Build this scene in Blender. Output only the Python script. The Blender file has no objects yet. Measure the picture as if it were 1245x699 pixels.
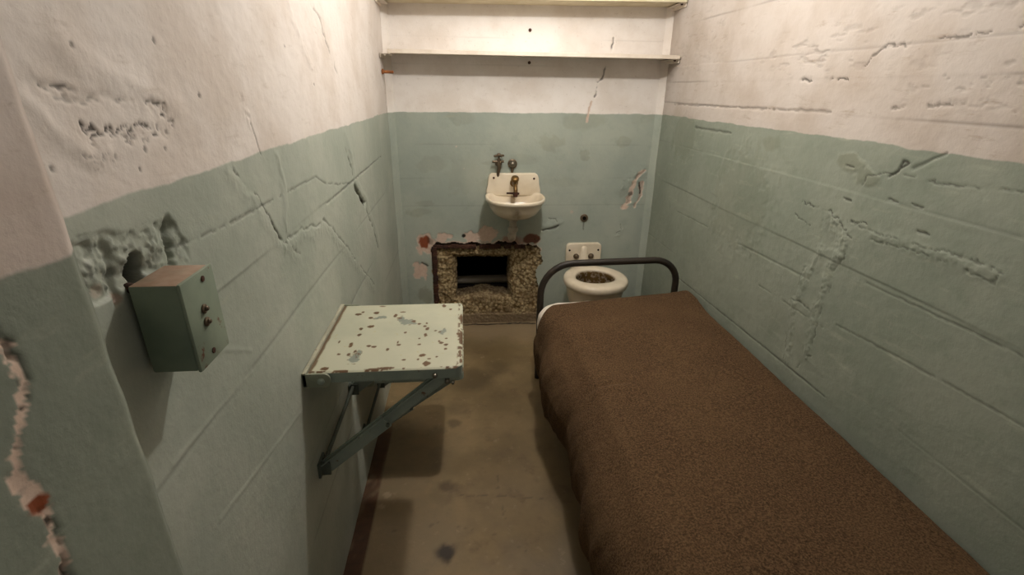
import bpy, bmesh, math, random
import numpy as np
from mathutils import Vector, Matrix
random.seed(7)
C = bpy.context.scene.collection
W, D, HC = 1.52, 2.86, 2.16          # cell width, depth of the back wall, ceiling height
PAINT = 1.29                         # height of the green dado

# ------------------------------------------------------------------ noise
_T = np.random.RandomState(11).rand(256, 256)
def vnoise(x, y, s=0):
    x = np.asarray(x, float) + s * 17.31; y = np.asarray(y, float) + s * 9.77
    xi = np.floor(x).astype(int); yi = np.floor(y).astype(int)
    fx = x - xi; fy = y - yi
    fx = fx * fx * (3 - 2 * fx); fy = fy * fy * (3 - 2 * fy)
    a = _T[xi & 255, yi & 255]; b = _T[(xi + 1) & 255, yi & 255]
    c = _T[xi & 255, (yi + 1) & 255]; d = _T[(xi + 1) & 255, (yi + 1) & 255]
    return (a + (b - a) * fx) * (1 - fy) + (c + (d - c) * fx) * fy
def fbm(x, y, s=0, o=4):
    r = 0; a = .5; t = 0
    for i in range(o):
        r = r + a * vnoise(x * 2 ** i, y * 2 ** i, s + i * 3); t += a; a *= .5
    return r / t
def sstep(e0, e1, x):
    t = np.clip((x - e0) / (e1 - e0), 0, 1); return t * t * (3 - 2 * t)

# ------------------------------------------------------------------ object helpers
def link(name, me, m=None, parent=None, smooth=False):
    o = bpy.data.objects.new(name, me); C.objects.link(o)
    if m:
        for k in (m if isinstance(m, (list, tuple)) else [m]): me.materials.append(k)
    if parent: o.parent = parent
    if smooth:
        me.polygons.foreach_set('use_smooth', [True] * len(me.polygons)); me.update()
    return o
def tag(o, label=None, cat=None, group=None, kind=None):
    if label: o['label'] = label
    if cat: o['category'] = cat
    if group: o['group'] = group
    if kind: o['kind'] = kind
    return o
def thing(name, label, cat, loc, group=None):
    o = bpy.data.objects.new(name, None); C.objects.link(o); o.location = loc
    o.empty_display_size = .05
    return tag(o, label, cat, group)
class MB:
    """collects shapes in one bmesh; build() links them as one mesh object, given in world coordinates"""
    def __init__(s): s.bm = bmesh.new()
    def box(s, a, b, bev=0, seg=2, rot=None, mi=0):
        t = bmesh.new(); r = bmesh.ops.create_cube(t, size=1)
        a = Vector(a); b = Vector(b)
        for v in t.verts:
            v.co = Vector(((v.co.x + .5) * (b.x - a.x), (v.co.y + .5) * (b.y - a.y), (v.co.z + .5) * (b.z - a.z))) + a
        if bev: bmesh.ops.bevel(t, geom=t.edges[:], offset=bev, segments=seg, affect='EDGES', profile=.5)
        if rot: bmesh.ops.transform(t, matrix=rot, verts=t.verts[:])
        s._merge(t, mi); return s
    def _merge(s, t, mi=0):
        for f in t.faces: f.material_index = mi
        me = bpy.data.meshes.new('t'); t.to_mesh(me); t.free(); s.bm.from_mesh(me); bpy.data.meshes.remove(me)
    def tube(s, pts, r, n=16, caps=True):
        pts = [Vector(p) for p in pts]; rr = r if isinstance(r, (list, tuple)) else [r] * len(pts)
        t = bmesh.new(); rings = []; up = None
        for i, p in enumerate(pts):
            d = (pts[min(i + 1, len(pts) - 1)] - pts[max(i - 1, 0)]).normalized()
            if up is None:
                up = Vector((0, 0, 1)) if abs(d.z) < .9 else Vector((1, 0, 0))
            u = (up - d * up.dot(d)).normalized(); v = d.cross(u); up = u
            rings.append([t.verts.new(p + rr[i] * (math.cos(k * math.tau / n) * u + math.sin(k * math.tau / n) * v)) for k in range(n)])
        for a, b in zip(rings, rings[1:]):
            for k in range(n): t.faces.new((a[k], a[(k + 1) % n], b[(k + 1) % n], b[k]))
        if caps: t.faces.new(rings[0][::-1]); t.faces.new(rings[-1])
        s._merge(t); return s
    def lathe(s, prof, M, n=28):
        """prof: list of (radius, height) turned about local z, placed by matrix M"""
        t = bmesh.new(); rings = []
        for r, h in prof:
            rings.append([t.verts.new(M @ Vector((max(r, 1e-5) * math.cos(k * math.tau / n), max(r, 1e-5) * math.sin(k * math.tau / n), h))) for k in range(n)])
        for a, b in zip(rings, rings[1:]):
            for k in range(n): t.faces.new((a[k], a[(k + 1) % n], b[(k + 1) % n], b[k]))
        t.faces.new(rings[0][::-1]); t.faces.new(rings[-1])
        s._merge(t); return s
    def prism(s, poly, M, h, bev=0, seg=2):
        """poly (x, y) extruded along local z from 0 to h"""
        t = bmesh.new()
        b = [t.verts.new((x, y, 0)) for x, y in poly]; f = t.faces.new(b)
        r = bmesh.ops.extrude_face_region(t, geom=[f])
        for v in r['geom']:
            if isinstance(v, bmesh.types.BMVert): v.co.z = h
        bmesh.ops.recalc_face_normals(t, faces=t.faces[:])
        if bev:
            ed = [e for e in t.edges if e.is_manifold and e.calc_face_angle(0) > .6]
            bmesh.ops.bevel(t, geom=ed, offset=bev, segments=seg, affect='EDGES', profile=.5)
        bmesh.ops.transform(t, matrix=M, verts=t.verts[:])
        s._merge(t); return s
    def rings(s, rings, cap0=True, cap1=True):
        t = bmesh.new(); R = [[t.verts.new(p) for p in r] for r in rings]; n = len(R[0])
        for a, b in zip(R, R[1:]):
            for k in range(n): t.faces.new((a[k], a[(k + 1) % n], b[(k + 1) % n], b[k]))
        if cap0: t.faces.new(R[0][::-1])
        if cap1: t.faces.new(R[-1])
        s._merge(t); return s
    def build(s, name, m, parent=None, smooth=True, angle=40, root=None):
        bmesh.ops.recalc_face_normals(s.bm, faces=s.bm.faces[:])
        base = root or parent
        if base is not None:
            off = base.matrix_basis.translation.copy(); p = base.parent
            while p is not None: off += p.matrix_basis.translation; p = p.parent
            bmesh.ops.translate(s.bm, verts=s.bm.verts[:], vec=-off)
        me = bpy.data.meshes.new(name); s.bm.to_mesh(me); s.bm.free()
        if smooth: me.shade_smooth() if False else me.polygons.foreach_set('use_smooth', [True] * len(me.polygons))
        o = link(name, me, m, parent)
        if smooth: me.set_sharp_from_angle(angle=math.radians(angle))
        return o
def place(loc, zdir=(0, 0, 1), xdir=None):
    z = Vector(zdir).normalized(); x = Vector(xdir) if xdir else (Vector((1, 0, 0)) if abs(z.x) < .9 else Vector((0, 1, 0)))
    x = (x - z * x.dot(z)).normalized(); y = z.cross(x)
    M = Matrix((x, y, z)).transposed().to_4x4(); M.translation = Vector(loc); return M
def rrect(x0, y0, x1, y1, r, n=6):
    rs = r if isinstance(r, (list, tuple)) else [r] * 4      # corner radii: x0y0, x1y0, x1y1, x0y1
    out = []
    for (cx, cy, a0), q in zip(((x0, y0, 180), (x1, y0, 270), (x1, y1, 0), (x0, y1, 90)), rs):
        sx = q if cx == x0 else -q; sy = q if cy == y0 else -q
        if q <= 0: out.append((cx, cy)); continue
        for k in range(n + 1):
            a = math.radians(a0 + 90 * k / n); out.append((cx + sx + q * math.cos(a), cy + sy + q * math.sin(a)))
    return out

# ------------------------------------------------------------------ node materials
def srgb(r, g, b):
    f = lambda c: ((c / 255 + .055) / 1.055) ** 2.4 if c > 10.3 else c / 255 / 12.92
    return (f(r), f(g), f(b), 1)
class NT:
    def __init__(s, name):
        s.m = bpy.data.materials.new(name); s.m.use_nodes = True; s.t = s.m.node_tree; s.n = s.t.nodes; s.n.clear()
        s.out = s.n.new('ShaderNodeOutputMaterial'); s.b = s.n.new('ShaderNodeBsdfPrincipled')
        s.t.links.new(s.b.outputs[0], s.out.inputs[0]); s.pos = s.n.new('ShaderNodeNewGeometry').outputs['Position']
        s.nrm = s.n[-1].outputs['Normal']
    def set(s, sock, v):
        if isinstance(v, bpy.types.NodeSocket): s.t.links.new(v, sock)
        else: sock.default_value = v
    def noise(s, scale, detail=3, rough=.55, stretch=None, obj=False, color=False, dist=0):
        k = s.n.new('ShaderNodeTexNoise'); k.inputs['Scale'].default_value = scale; k.inputs['Detail'].default_value = detail
        k.inputs['Roughness'].default_value = rough; k.inputs['Distortion'].default_value = dist
        p = s.pos
        if obj: p = s.n.new('ShaderNodeTexCoord').outputs['Object']
        if stretch:
            q = s.n.new('ShaderNodeVectorMath'); q.operation = 'MULTIPLY'; s.t.links.new(p, q.inputs[0]); q.inputs[1].default_value = stretch; p = q.outputs[0]
        s.t.links.new(p, k.inputs['Vector']); return k.outputs['Color' if color else 'Fac']
    def vor(s, scale, feature='F1', out='Distance', obj=False):
        k = s.n.new('ShaderNodeTexVoronoi'); k.feature = feature; k.inputs['Scale'].default_value = scale
        s.t.links.new(s.n.new('ShaderNodeTexCoord').outputs['Object'] if obj else s.pos, k.inputs['Vector']); return k.outputs[out]
    def ramp(s, v, a, b, lo=0., hi=1.):
        k = s.n.new('ShaderNodeMapRange'); k.interpolation_type = 'SMOOTHSTEP'; s.set(k.inputs[0], v)
        for i, x in enumerate((a, b, lo, hi)): k.inputs[i + 1].default_value = x
        return k.outputs[0]
    def math(s, op, a, b=0.):
        k = s.n.new('ShaderNodeMath'); k.operation = op; s.set(k.inputs[0], a); s.set(k.inputs[1], b); return k.outputs[0]
    def mix(s, f, a, b, mode='MIX'):
        k = s.n.new('ShaderNodeMix'); k.data_type = 'RGBA'; k.blend_type = mode; s.set(k.inputs[0], f); s.set(k.inputs[6], a); s.set(k.inputs[7], b); return k.outputs[2]
    def attr(s, name='fx'):
        k = s.n.new('ShaderNodeAttribute'); k.attribute_name = name
        q = s.n.new('ShaderNodeSeparateColor'); s.t.links.new(k.outputs['Color'], q.inputs[0]); return q.outputs[0], q.outputs[1], q.outputs[2], k.outputs['Alpha']
    def sep(s, v):
        q = s.n.new('ShaderNodeSeparateXYZ'); s.t.links.new(v, q.inputs[0]); return q.outputs
    def bump(s, h, strength=.3, dist=.004):
        k = s.n.new('ShaderNodeBump'); k.inputs['Strength'].default_value = strength; k.inputs['Distance'].default_value = dist
        s.set(k.inputs['Height'], h); s.t.links.new(k.outputs[0], s.b.inputs['Normal'])
    def done(s, col, rough=.6, metal=0., spec=.5):
        s.set(s.b.inputs['Base Color'], col); s.set(s.b.inputs['Roughness'], rough); s.set(s.b.inputs['Metallic'], metal)
        s.b.inputs['Specular IOR Level'].default_value = spec; return s.m

def wall_material(name, paint=PAINT, dirt=.5, wh=(214, 206, 199), g1=(152, 159, 147), g2=(166, 171, 159)):
    k = NT(name); z = k.sep(k.pos)[2]
    dk, ex, ru, sh = k.attr()
    wob = k.math('MULTIPLY', k.math('SUBTRACT', k.noise(9, 4), .5), .022)
    split = k.ramp(k.math('ADD', z, wob), paint - .0025, paint + .0025)
    gm = k.ramp(k.noise(3.2, 5, .6), .36, .66)
    green = k.mix(gm, srgb(*g1), srgb(*g2))
    green = k.mix(k.ramp(k.noise(16, 5, .65), .52, .72, 0, .35), green, srgb(g1[0] - 14, g1[1] - 12, g1[2] - 14))
    green = k.mix(k.ramp(k.noise(7, 4, .6, (1, 1, 5)), .58, .75, 0, .35), green, srgb(165, 168, 150))
    green = k.mix(k.ramp(k.vor(60), 0, .1, .5, 0), green, k.mix(k.noise(30, 1), srgb(170, 170, 155), srgb(80, 84, 70)))
    white = k.mix(k.ramp(k.noise(4, 5, .6), .38, .68), srgb(*wh), srgb(wh[0] - 14, wh[1] - 17, wh[2] - 20))
    white = k.mix(k.ramp(k.noise(26, 6, .7, (1, .35, 1.6)), .56, .74, 0, dirt), white, srgb(150, 132, 114))
    white = k.mix(k.ramp(k.noise(90, 3, .6), .66, .8, 0, .4), white, srgb(130, 112, 96))
    col = k.mix(split, green, white)
    col = k.mix(sh, col, k.mix(1., col, srgb(226, 222, 212), 'MULTIPLY'))
    col = k.mix(ex, col, k.mix(k.noise(60, 3), srgb(216, 196, 180), srgb(186, 160, 142)))
    col = k.mix(ru, col, k.mix(k.noise(80, 3), srgb(150, 78, 44), srgb(112, 60, 40)))
    col = k.mix(dk, col, srgb(44, 38, 31))
    h = k.math('ADD', k.math('MULTIPLY', k.noise(45, 5, .6), .7), k.math('MULTIPLY', k.noise(160, 3), .25))
    k.bump(h, .35, .004)
    return k.done(col, k.mix(split, (.5, .5, .5, 1), (.75, .75, .75, 1)), spec=.35)

M = {}
M['wl'] = wall_material('left wall paint', dirt=.3)
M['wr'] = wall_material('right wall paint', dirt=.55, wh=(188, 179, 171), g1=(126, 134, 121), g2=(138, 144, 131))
M['wb'] = wall_material('back wall paint', dirt=.25, wh=(232, 226, 220), g1=(152, 161, 151), g2=(166, 173, 161))  # colour lightened to stand in for stronger light on the back wall
M['wp'] = wall_material('front pier paint', paint=1.279, dirt=.35, wh=(196, 185, 177), g1=(122, 129, 117), g2=(134, 140, 127))
k = NT('ceiling plaster'); k.bump(k.noise(40, 4), .3); M['ceil'] = k.done(k.mix(k.noise(3), srgb(214, 204, 192), srgb(196, 184, 170)), .8)

k = NT('stained concrete floor'); dk, ex, ru, sh = k.attr()
c = k.mix(k.ramp(k.noise(3.0, 5, .62), .36, .66), srgb(106, 90, 61), srgb(132, 113, 81))
c = k.mix(k.ramp(k.noise(9, 6, .65), .5, .72, 0, .6), c, srgb(90, 74, 52))
c = k.mix(k.ramp(k.noise(22, 5, .7), .58, .75, 0, .5), c, srgb(160, 140, 114))
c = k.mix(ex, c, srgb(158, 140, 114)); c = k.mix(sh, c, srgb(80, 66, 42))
c = k.mix(ru, c, k.mix(k.noise(30, 4), srgb(98, 66, 42), srgb(52, 38, 29)))
c = k.mix(dk, c, srgb(36, 30, 25))
k.bump(k.math('ADD', k.noise(30, 5), k.math('MULTIPLY', k.noise(140, 2), .3)), .25, .004)
M['floor'] = k.done(c, k.ramp(k.noise(6, 3), .3, .7, .5, .72), spec=.4)

k = NT('exposed aggregate concrete'); v = k.vor(58); dk, ex, ru, sh = k.attr()
c = k.mix(k.ramp(v, .35, .8), k.mix(k.ramp(k.noise(70, 4, .7), .35, .65), srgb(198, 180, 142), srgb(150, 130, 96)), srgb(112, 92, 62))
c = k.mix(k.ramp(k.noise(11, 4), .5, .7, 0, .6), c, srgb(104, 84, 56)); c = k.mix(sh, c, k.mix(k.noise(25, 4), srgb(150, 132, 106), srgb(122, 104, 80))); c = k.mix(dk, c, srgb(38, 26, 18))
k.bump(k.math('ADD', k.math('SUBTRACT', 1., v), k.noise(90, 4, .7)), .7, .01); M['agg'] = k.done(c, .9, spec=.2)

def metal_paint(name, c1, c2, rust=.0, dust=None, rough=.5):
    k = NT(name); c = k.mix(k.ramp(k.noise(14, 4), .35, .65), srgb(*c1), srgb(*c2))
    if rust: c = k.mix(k.ramp(k.noise(36, 5, .7), .62 - rust * .1, .7), c, srgb(96, 56, 34))
    if dust:
        up = k.ramp(k.sep(k.nrm)[2], .5, .9); c = k.mix(k.math('MULTIPLY', up, k.ramp(k.noise(25, 4), .2, .5, .6, 1)), c, k.mix(k.noise(60, 3), srgb(*dust), srgb(dust[0] - 50, dust[1] - 62, dust[2] - 62)))
    k.bump(k.noise(70, 3), .15, .002); return k.done(c, rough, spec=.4)
M['box'] = metal_paint('green painted box', (104, 118, 103), (118, 131, 114), .0, (170, 150, 130))
M['boxcover'] = metal_paint('green painted cover', (118, 130, 114), (130, 142, 124), .15)
M['grey'] = metal_paint('grey green steel', (134, 146, 137), (146, 157, 146), .1)
M['ear'] = metal_paint('hinge ear', (122, 128, 112), (136, 140, 122), .1)
M['greydk'] = metal_paint('dark grey green steel', (78, 86, 78), (90, 98, 88), .3)
M['rail'] = metal_paint('pale hinge rail', (168, 166, 146), (150, 150, 132), .1)
M['shelf'] = metal_paint('cream shelf paint', (222, 212, 198), (210, 198, 182), .0, None, .55)
M['shelf2'] = metal_paint('yellowed shelf paint', (214, 204, 176), (200, 188, 156), .0, None, .55)
M['bedtube'] = metal_paint('dark bed tube', (44, 36, 28), (34, 29, 24), .0, None, .5)
M['rust'] = metal_paint('rusty iron', (74, 44, 30), (46, 28, 20), .3, None, .85)
M['rustlt'] = metal_paint('rusty peg', (150, 96, 52), (112, 66, 36), .3, None, .8)
M['pipe'] = metal_paint('pale drain pipe', (186, 176, 160), (160, 150, 134), .0, None, .5)
M['brass'] = NT('tarnished brass'); k = M['brass']; M['brass'] = k.done(k.mix(k.noise(60, 3), srgb(134, 104, 58), srgb(84, 64, 38)), .4, .7)
k = NT('old steel'); M['steel'] = k.done(k.mix(k.noise(60, 3), srgb(150, 144, 130), srgb(92, 84, 72)), .35, .8)
k = NT('tarnished tap metal'); M['tap'] = k.done(k.mix(k.noise(90, 3), srgb(120, 104, 84), srgb(72, 60, 46)), .4, .5)
k = NT('dark hole'); M['dark'] = k.done(k.mix(k.noise(9), srgb(16, 13, 10), srgb(26, 21, 17)), .95, spec=.1)
k = NT('corridor pipe'); M['cpipe'] = k.done(k.mix(k.noise(9), srgb(120, 112, 98), srgb(104, 96, 82)), .6)

def porcelain(name, z0=None):
    k = NT(name); c = k.mix(k.ramp(k.noise(6, 3), .4, .7), srgb(226, 214, 192), srgb(208, 194, 170))
    dk, ex, ru, sh = k.attr(); n = k.ramp(k.noise(30, 5, .65), .3, .6)
    c = k.mix(k.math('MULTIPLY', ru, k.math('ADD', n, .5)), c, srgb(104, 80, 46)); c = k.mix(dk, c, srgb(52, 40, 24))
    return k.done(c, .22, spec=.5)
M['porc'] = porcelain('old white porcelain')

k = NT('table top paint'); dk, ex, ru, sh = k.attr()
c = k.mix(k.ramp(k.noise(5, 4), .35, .7), srgb(176, 177, 156), srgb(162, 165, 146))
c = k.mix(k.ramp(k.noise(45, 4, .7), .62, .72, 0, .5), c, srgb(168, 160, 118))
c = k.mix(ex, c, k.mix(k.noise(70, 2), srgb(112, 120, 112), srgb(130, 138, 126)))
c = k.mix(ru, c, k.mix(k.noise(120, 3), srgb(102, 74, 42), srgb(74, 52, 33))); c = k.mix(dk, c, srgb(40, 30, 24))
k.bump(k.noise(50, 4), .12, .002); M['top'] = k.done(c, .45, spec=.4)

k = NT('brown wool blanket'); n1 = k.noise(210, 3, .75); n2 = k.noise(75, 4, .7)
c = k.mix(k.ramp(n1, .36, .64), srgb(47, 35, 24), srgb(99, 78, 55)); c = k.mix(k.ramp(n2, .42, .66, 0, .4), c, srgb(76, 56, 39))
c = k.mix(k.ramp(k.noise(4, 3), .4, .7, 0, .18), c, srgb(104, 83, 57))
k.bump(k.math('ADD', n1, n2), .6, .003); M['wool'] = k.done(c, .95, spec=.1)
k.b.inputs['Sheen Weight'].default_value = .08; k.b.inputs['Sheen Roughness'].default_value = .6; k.b.inputs['Sheen Tint'].default_value = srgb(150, 116, 88)
k = NT('white sheet'); k.bump(k.noise(90, 3), .2, .003); M['sheet'] = k.done(k.mix(k.noise(8), srgb(226, 218, 206), srgb(208, 198, 184)), .85)
k = NT('mattress ticking'); M['mattress'] = k.done(k.mix(k.noise(8), srgb(190, 180, 164), srgb(170, 160, 144)), .9)

# ------------------------------------------------------------------ walls with worn relief
class Field:
    """relief + paint-damage fields over a wall; a runs along the wall, b is height"""
    def __init__(s, a0, a1, b0, b1, st, zones=None):
        s.na = int(round((a1 - a0) / st)) + 1; s.nb = int(round((b1 - b0) / st)) + 1
        s.a = np.linspace(a0, a1, s.na)
        if zones:                                                # finer columns where the wall is close to the eye
            s.a = np.concatenate([np.arange(p, q_, w_) for p, q_, w_ in zones] + [[a1]]); s.na = len(s.a)
        s.b = np.linspace(b0, b1, s.nb); s.A, s.B = np.meshgrid(s.a, s.b, indexing='ij')
        s.h = np.zeros_like(s.A); s.fx = np.zeros(s.A.shape + (4,))
    def sub(s, pts, pad):
        p = np.array(pts); i0, i1 = np.searchsorted(s.a, [p[:, 0].min() - pad, p[:, 0].max() + pad]); j0, j1 = np.searchsorted(s.b, [p[:, 1].min() - pad, p[:, 1].max() + pad])
        return slice(i0, max(i1, i0 + 1)), slice(j0, max(j1, j0 + 1))
    def dist(s, pts, sl, jit=.006, fr=40, seed=0, closed=False):
        A = s.A[sl]; B = s.B[sl]
        A = A + jit * 2 * (fbm(A * fr, B * fr, seed + 1, 3) - .5); B = B + jit * 2 * (fbm(A * fr, B * fr, seed + 5, 3) - .5)
        d = np.full(A.shape, 9.); pp = list(pts) + ([pts[0]] if closed else [])
        if len(pp) == 1: return np.hypot(A - pp[0][0], B - pp[0][1])
        for (x0, y0), (x1, y1) in zip(pp, pp[1:]):
            L = (x1 - x0) ** 2 + (y1 - y0) ** 2 + 1e-12
            t = np.clip(((A - x0) * (x1 - x0) + (B - y0) * (y1 - y0)) / L, 0, 1)
            d = np.minimum(d, np.hypot(A - x0 - t * (x1 - x0), B - y0 - t * (y1 - y0)))
        return d
    def crack(s, pts, w=.004, depth=.004, dark=.8, jit=.006, brk=0., ex=0., ru=0., exw=2.2, seed=None, fr=40):
        seed = seed if seed is not None else int(abs(pts[0][0] * 977 + pts[0][1] * 331)) % 97
        sl = s.sub(pts, w * 5 + jit * 2 + .02); d = s.dist(pts, sl, jit, fr, seed); A = s.A[sl]; B = s.B[sl]
        wl = w * (.45 + 1.1 * fbm(A * 25, B * 25, seed + 9, 2)); m = np.exp(-(d / wl) ** 2)
        if brk: m = m * sstep(brk - .1, brk + .1, fbm(A * 30, B * 30, seed + 12, 3))
        s.h[sl] -= depth * m
        s.fx[sl][..., 0] = np.maximum(s.fx[sl][..., 0], dark * sstep(.35, .8, m))
        if ex: s.fx[sl][..., 1] = np.maximum(s.fx[sl][..., 1], ex * sstep(.3, .5, np.exp(-(d / (wl * exw)) ** 2)))
        if ru: s.fx[sl][..., 2] = np.maximum(s.fx[sl][..., 2], ru * sstep(.3, .5, np.exp(-(d / (wl * exw)) ** 2)))
    def ridge(s, pts, w=.008, hgt=.002, jit=.006, rough=0., seed=5):
        sl = s.sub(pts, w * 4 + .03); d = s.dist(pts, sl, jit, 40, seed); m = np.exp(-(d / w) ** 2)
        s.h[sl] += m * (hgt + rough * (fbm(s.A[sl] * 90, s.B[sl] * 90, seed, 3) - .5))
    def blob(s, c, r, ex=0., ru=0., dark=0., sh=0., hgt=0., jit=.012, asp=1., fr=35, seed=3, soft=.25):
        sl = s.sub([c], max(r, r * asp) * 2 + jit * 2); A = s.A[sl]; B = s.B[sl]
        j = 2 * jit * (fbm(A * fr, B * fr, seed, 3) - .5); d = np.hypot(A - c[0], (B - c[1]) / asp) + j; m = 1 - sstep(r * (1 - soft), r * (1 + soft), d)
        for i, q in enumerate((dark, ex, ru, sh)):
            if q: s.fx[sl][..., i] = np.maximum(s.fx[sl][..., i], q * m)
        s.h[sl] += hgt * m
    def patch_rough(s, pts, amp, fr=60, seed=2, sunk=0., soft=.02):
        sl = s.sub(pts, soft * 2); A = s.A[sl]; B = s.B[sl]; ins = np.zeros(A.shape, bool); n = len(pts)
        for i in range(n):
            x0, y0 = pts[i]; x1, y1 = pts[(i + 1) % n]
            ins ^= ((y0 > B) != (y1 > B)) & (A < (x1 - x0) * (B - y0) / (y1 - y0 + 1e-12) + x0)
        d = s.dist(pts, sl, .008, 40, seed, True); m = np.where(ins, sstep(0, soft, d), 0)
        s.h[sl] += m * (amp * 2 * (fbm(A * fr, B * fr, seed, 4) - .55) - sunk)
        return sl, m
    def boards(s, zs, w=.004, depth=.0014, seed=1, amp=.0012):
        zz = [0] + sorted(zs) + [9]; rr = random.Random(seed)
        wob = .006 * (fbm(s.A * 3, s.B * 0 + seed, seed, 3) - .5)
        for i in range(len(zz) - 1):
            off = rr.uniform(-amp, amp); s.h += off * sstep(-.003, .003, s.B + wob - zz[i]) * sstep(-.003, .003, zz[i + 1] - s.B - wob)
        for i, z0 in enumerate(zs):
            st = sstep(.42, .62, fbm(s.A * 2.2, s.B * 0 + i * 7.3, seed + i, 3)); m = np.exp(-((s.B + wob - z0) / w) ** 2) * st
            s.h -= depth * m; s.fx[..., 0] = np.maximum(s.fx[..., 0], .28 * m)
    def mesh(s, name, m, tomap, keep=None, kind='structure', parent=None, flip=False):
        P = tomap(s.A, s.B, s.h).reshape(-1, 3); na, nb = s.na, s.nb
        idx = np.arange(na * nb).reshape(na, nb); q = np.stack([idx[:-1, :-1], idx[1:, :-1], idx[1:, 1:], idx[:-1, 1:]], -1)
        if keep is not None:
            ka = (s.A[:-1, :-1] + s.A[1:, 1:]) / 2; kb = (s.B[:-1, :-1] + s.B[1:, 1:]) / 2; q = q[keep(ka, kb)]
        q = q.reshape(-1, 4)
        if flip: q = q[:, ::-1]
        me = bpy.data.meshes.new(name); me.vertices.add(len(P)); me.vertices.foreach_set('co', P.astype(np.float32).ravel())
        me.loops.add(q.size); me.loops.foreach_set('vertex_index', q.astype(np.int32).ravel())
        me.polygons.add(len(q)); me.polygons.foreach_set('loop_start', np.arange(0, q.size, 4, dtype=np.int32))
        me.polygons.foreach_set('use_smooth', np.ones(len(q), bool)); me.update(calc_edges=True); me.validate()
        at = me.attributes.new('fx', 'FLOAT_COLOR', 'POINT'); at.data.foreach_set('color', np.clip(s.fx, 0, 1).astype(np.float32).ravel())
        o = link(name, me, m, parent)
        if kind: o['kind'] = kind
        return o

# ---- left wall
LW = {
 'crackA': [(0.532, 1.419), (0.566, 1.414), (0.592, 1.41), (0.621, 1.407), (0.659, 1.399), (0.695, 1.393), (0.732, 1.396), (0.759, 1.392)],
 'crackB': [(0.587, 1.372), (0.596, 1.365), (0.616, 1.365), (0.651, 1.364), (0.683, 1.365), (0.714, 1.358), (0.737, 1.366), (0.76, 1.381)],
 'chipC': [(1.012, 1.407), (1.027, 1.378), (1.033, 1.348)], 'lineC': [(1.033, 1.348), (1.046, 1.316), (1.057, 1.286)],
 'crackD': [(0.921, 1.279), (0.943, 1.261), (0.953, 1.244), (0.966, 1.231), (1.004, 1.218), (1.02, 1.19), (1.048, 1.152), (1.084, 1.102), (1.126, 1.076), (1.19, 1.029)],
 'crackDd': [(1.047, 1.149), (1.068, 1.122), (1.082, 1.099)],
 'board1': [(0.683, 1.203), (0.811, 1.195), (1.02, 1.19), (1.398, 1.185), (1.476, 1.153), (1.632, 1.122), (1.78, 1.101)],
 'board2': [(1.474, 1.095), (1.846, 1.096), (2.479, 1.104)],
 'crackE': [(1.777, 1.22), (1.842, 1.141), (1.843, 1.09), (1.92, 1.036), (2.022, 0.972), (2.047, 0.917), (2.139, 0.828), (2.198, 0.734)],
 'crackEd': [(1.861, 1.069), (1.93, 1.024), (2.006, 0.975)],
 'ridgeF': [(1.122, 1.091), (1.243, 1.083), (1.344, 1.06), (1.411, 1.059), (1.5, 1.011), (1.604, 0.934), (1.697, 0.866), (1.825, 0.768), (2.023, 0.62)],
 'board3': [(0.717, 1.104), (0.795, 1.103), (1.056, 1.097)], 'board4': [(0.572, 0.927), (0.687, 0.925), (0.833, 0.915)],
 'curve': [(0.718, 1.016), (0.766, 1.001), (0.85, 0.952)], 'board5': [(0.633, 0.76), (0.801, 0.728), (1.046, 0.681)],
 'crackT': [(1.568, 1.622), (1.637, 1.597), (1.677, 1.552), (1.723, 1.51), (1.779, 1.453)],
 'box': [(0.50, 1.262), (0.546, 1.265), (0.582, 1.26), (0.632, 1.251), (0.683, 1.246), (0.718, 1.234), (0.736, 1.198), (0.727, 1.169), (0.631, 1.182), (0.582, 1.184), (0.54, 1.186), (0.50, 1.2)]}
F = Field(.36, D, 0, HC, .003, ((.36, 1.15, .0023), (1.15, D - .002, .0045)))
F.h += .004 * (fbm(F.A * 3, F.B * 4, 1, 4) - .5) + .0016 * (fbm(F.A * 14, F.B * 18, 4, 4) - .5)
F.h += np.where(F.B > PAINT, .0014, .0006) * (fbm(F.A * 45, F.B * 60, 6, 3) - .5)
F.boards([.33, .52, .712, .92, 1.1], seed=4, amp=.001)
F.crack(LW['crackA'], .0024, .0022, .75, .007, .40, fr=90); F.crack([(a, b - .006) for a, b in LW['crackA']], .008, .0012, .05, .012, .45, fr=70); F.crack([(a + .01, b - .012) for a, b in LW['crackA'][:4]], .0018, .0016, .4, .008, .45, fr=90)
F.crack(LW['crackB'], .0027, .0024, .85, .012, .38, fr=110); F.crack([(a + .01, b - .012) for a, b in LW['crackB']], .003, .0018, .5, .016, .5, fr=120); F.crack([(a - .01, b - .03) for a, b in LW['crackB'][:5]], .0022, .0014, .4, .014, .52, fr=120)
F.ridge([(.53, 1.40), (.56, 1.36), (.6, 1.335), (.62, 1.345)], .01, .002); F.ridge([(.60, 1.45), (.7, 1.41), (.78, 1.39)], .02, .0025)
for c in ((.611, 1.453), (.534, 1.337), (.669, 1.316), (.69, 1.338), (.735, 1.334), (.77, 1.47), (.86, 1.40), (1.3, 1.5), (1.5, 1.42)): F.blob(c, .0028, dark=.6, hgt=-.001, jit=.0025)
F.patch_rough([(.99, 1.42), (1.03, 1.41), (1.06, 1.35), (1.02, 1.33)], .003, 110); F.crack(LW['lineC'], .002, .002, .4, .004, .4)
F.crack(LW['crackD'], .0022, .002, .6, .010, .36, fr=80); F.crack(LW['crackDd'], .0042, .004, .8, .006, fr=90); F.ridge([(a - .018, b - .008) for a, b in LW['crackD']], .014, .0014, .01, .002)
F.crack(LW['board1'], .0026, .0016, .45, .003, .35); F.crack(LW['board2'], .003, .002, .55, .003, .3)
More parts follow.
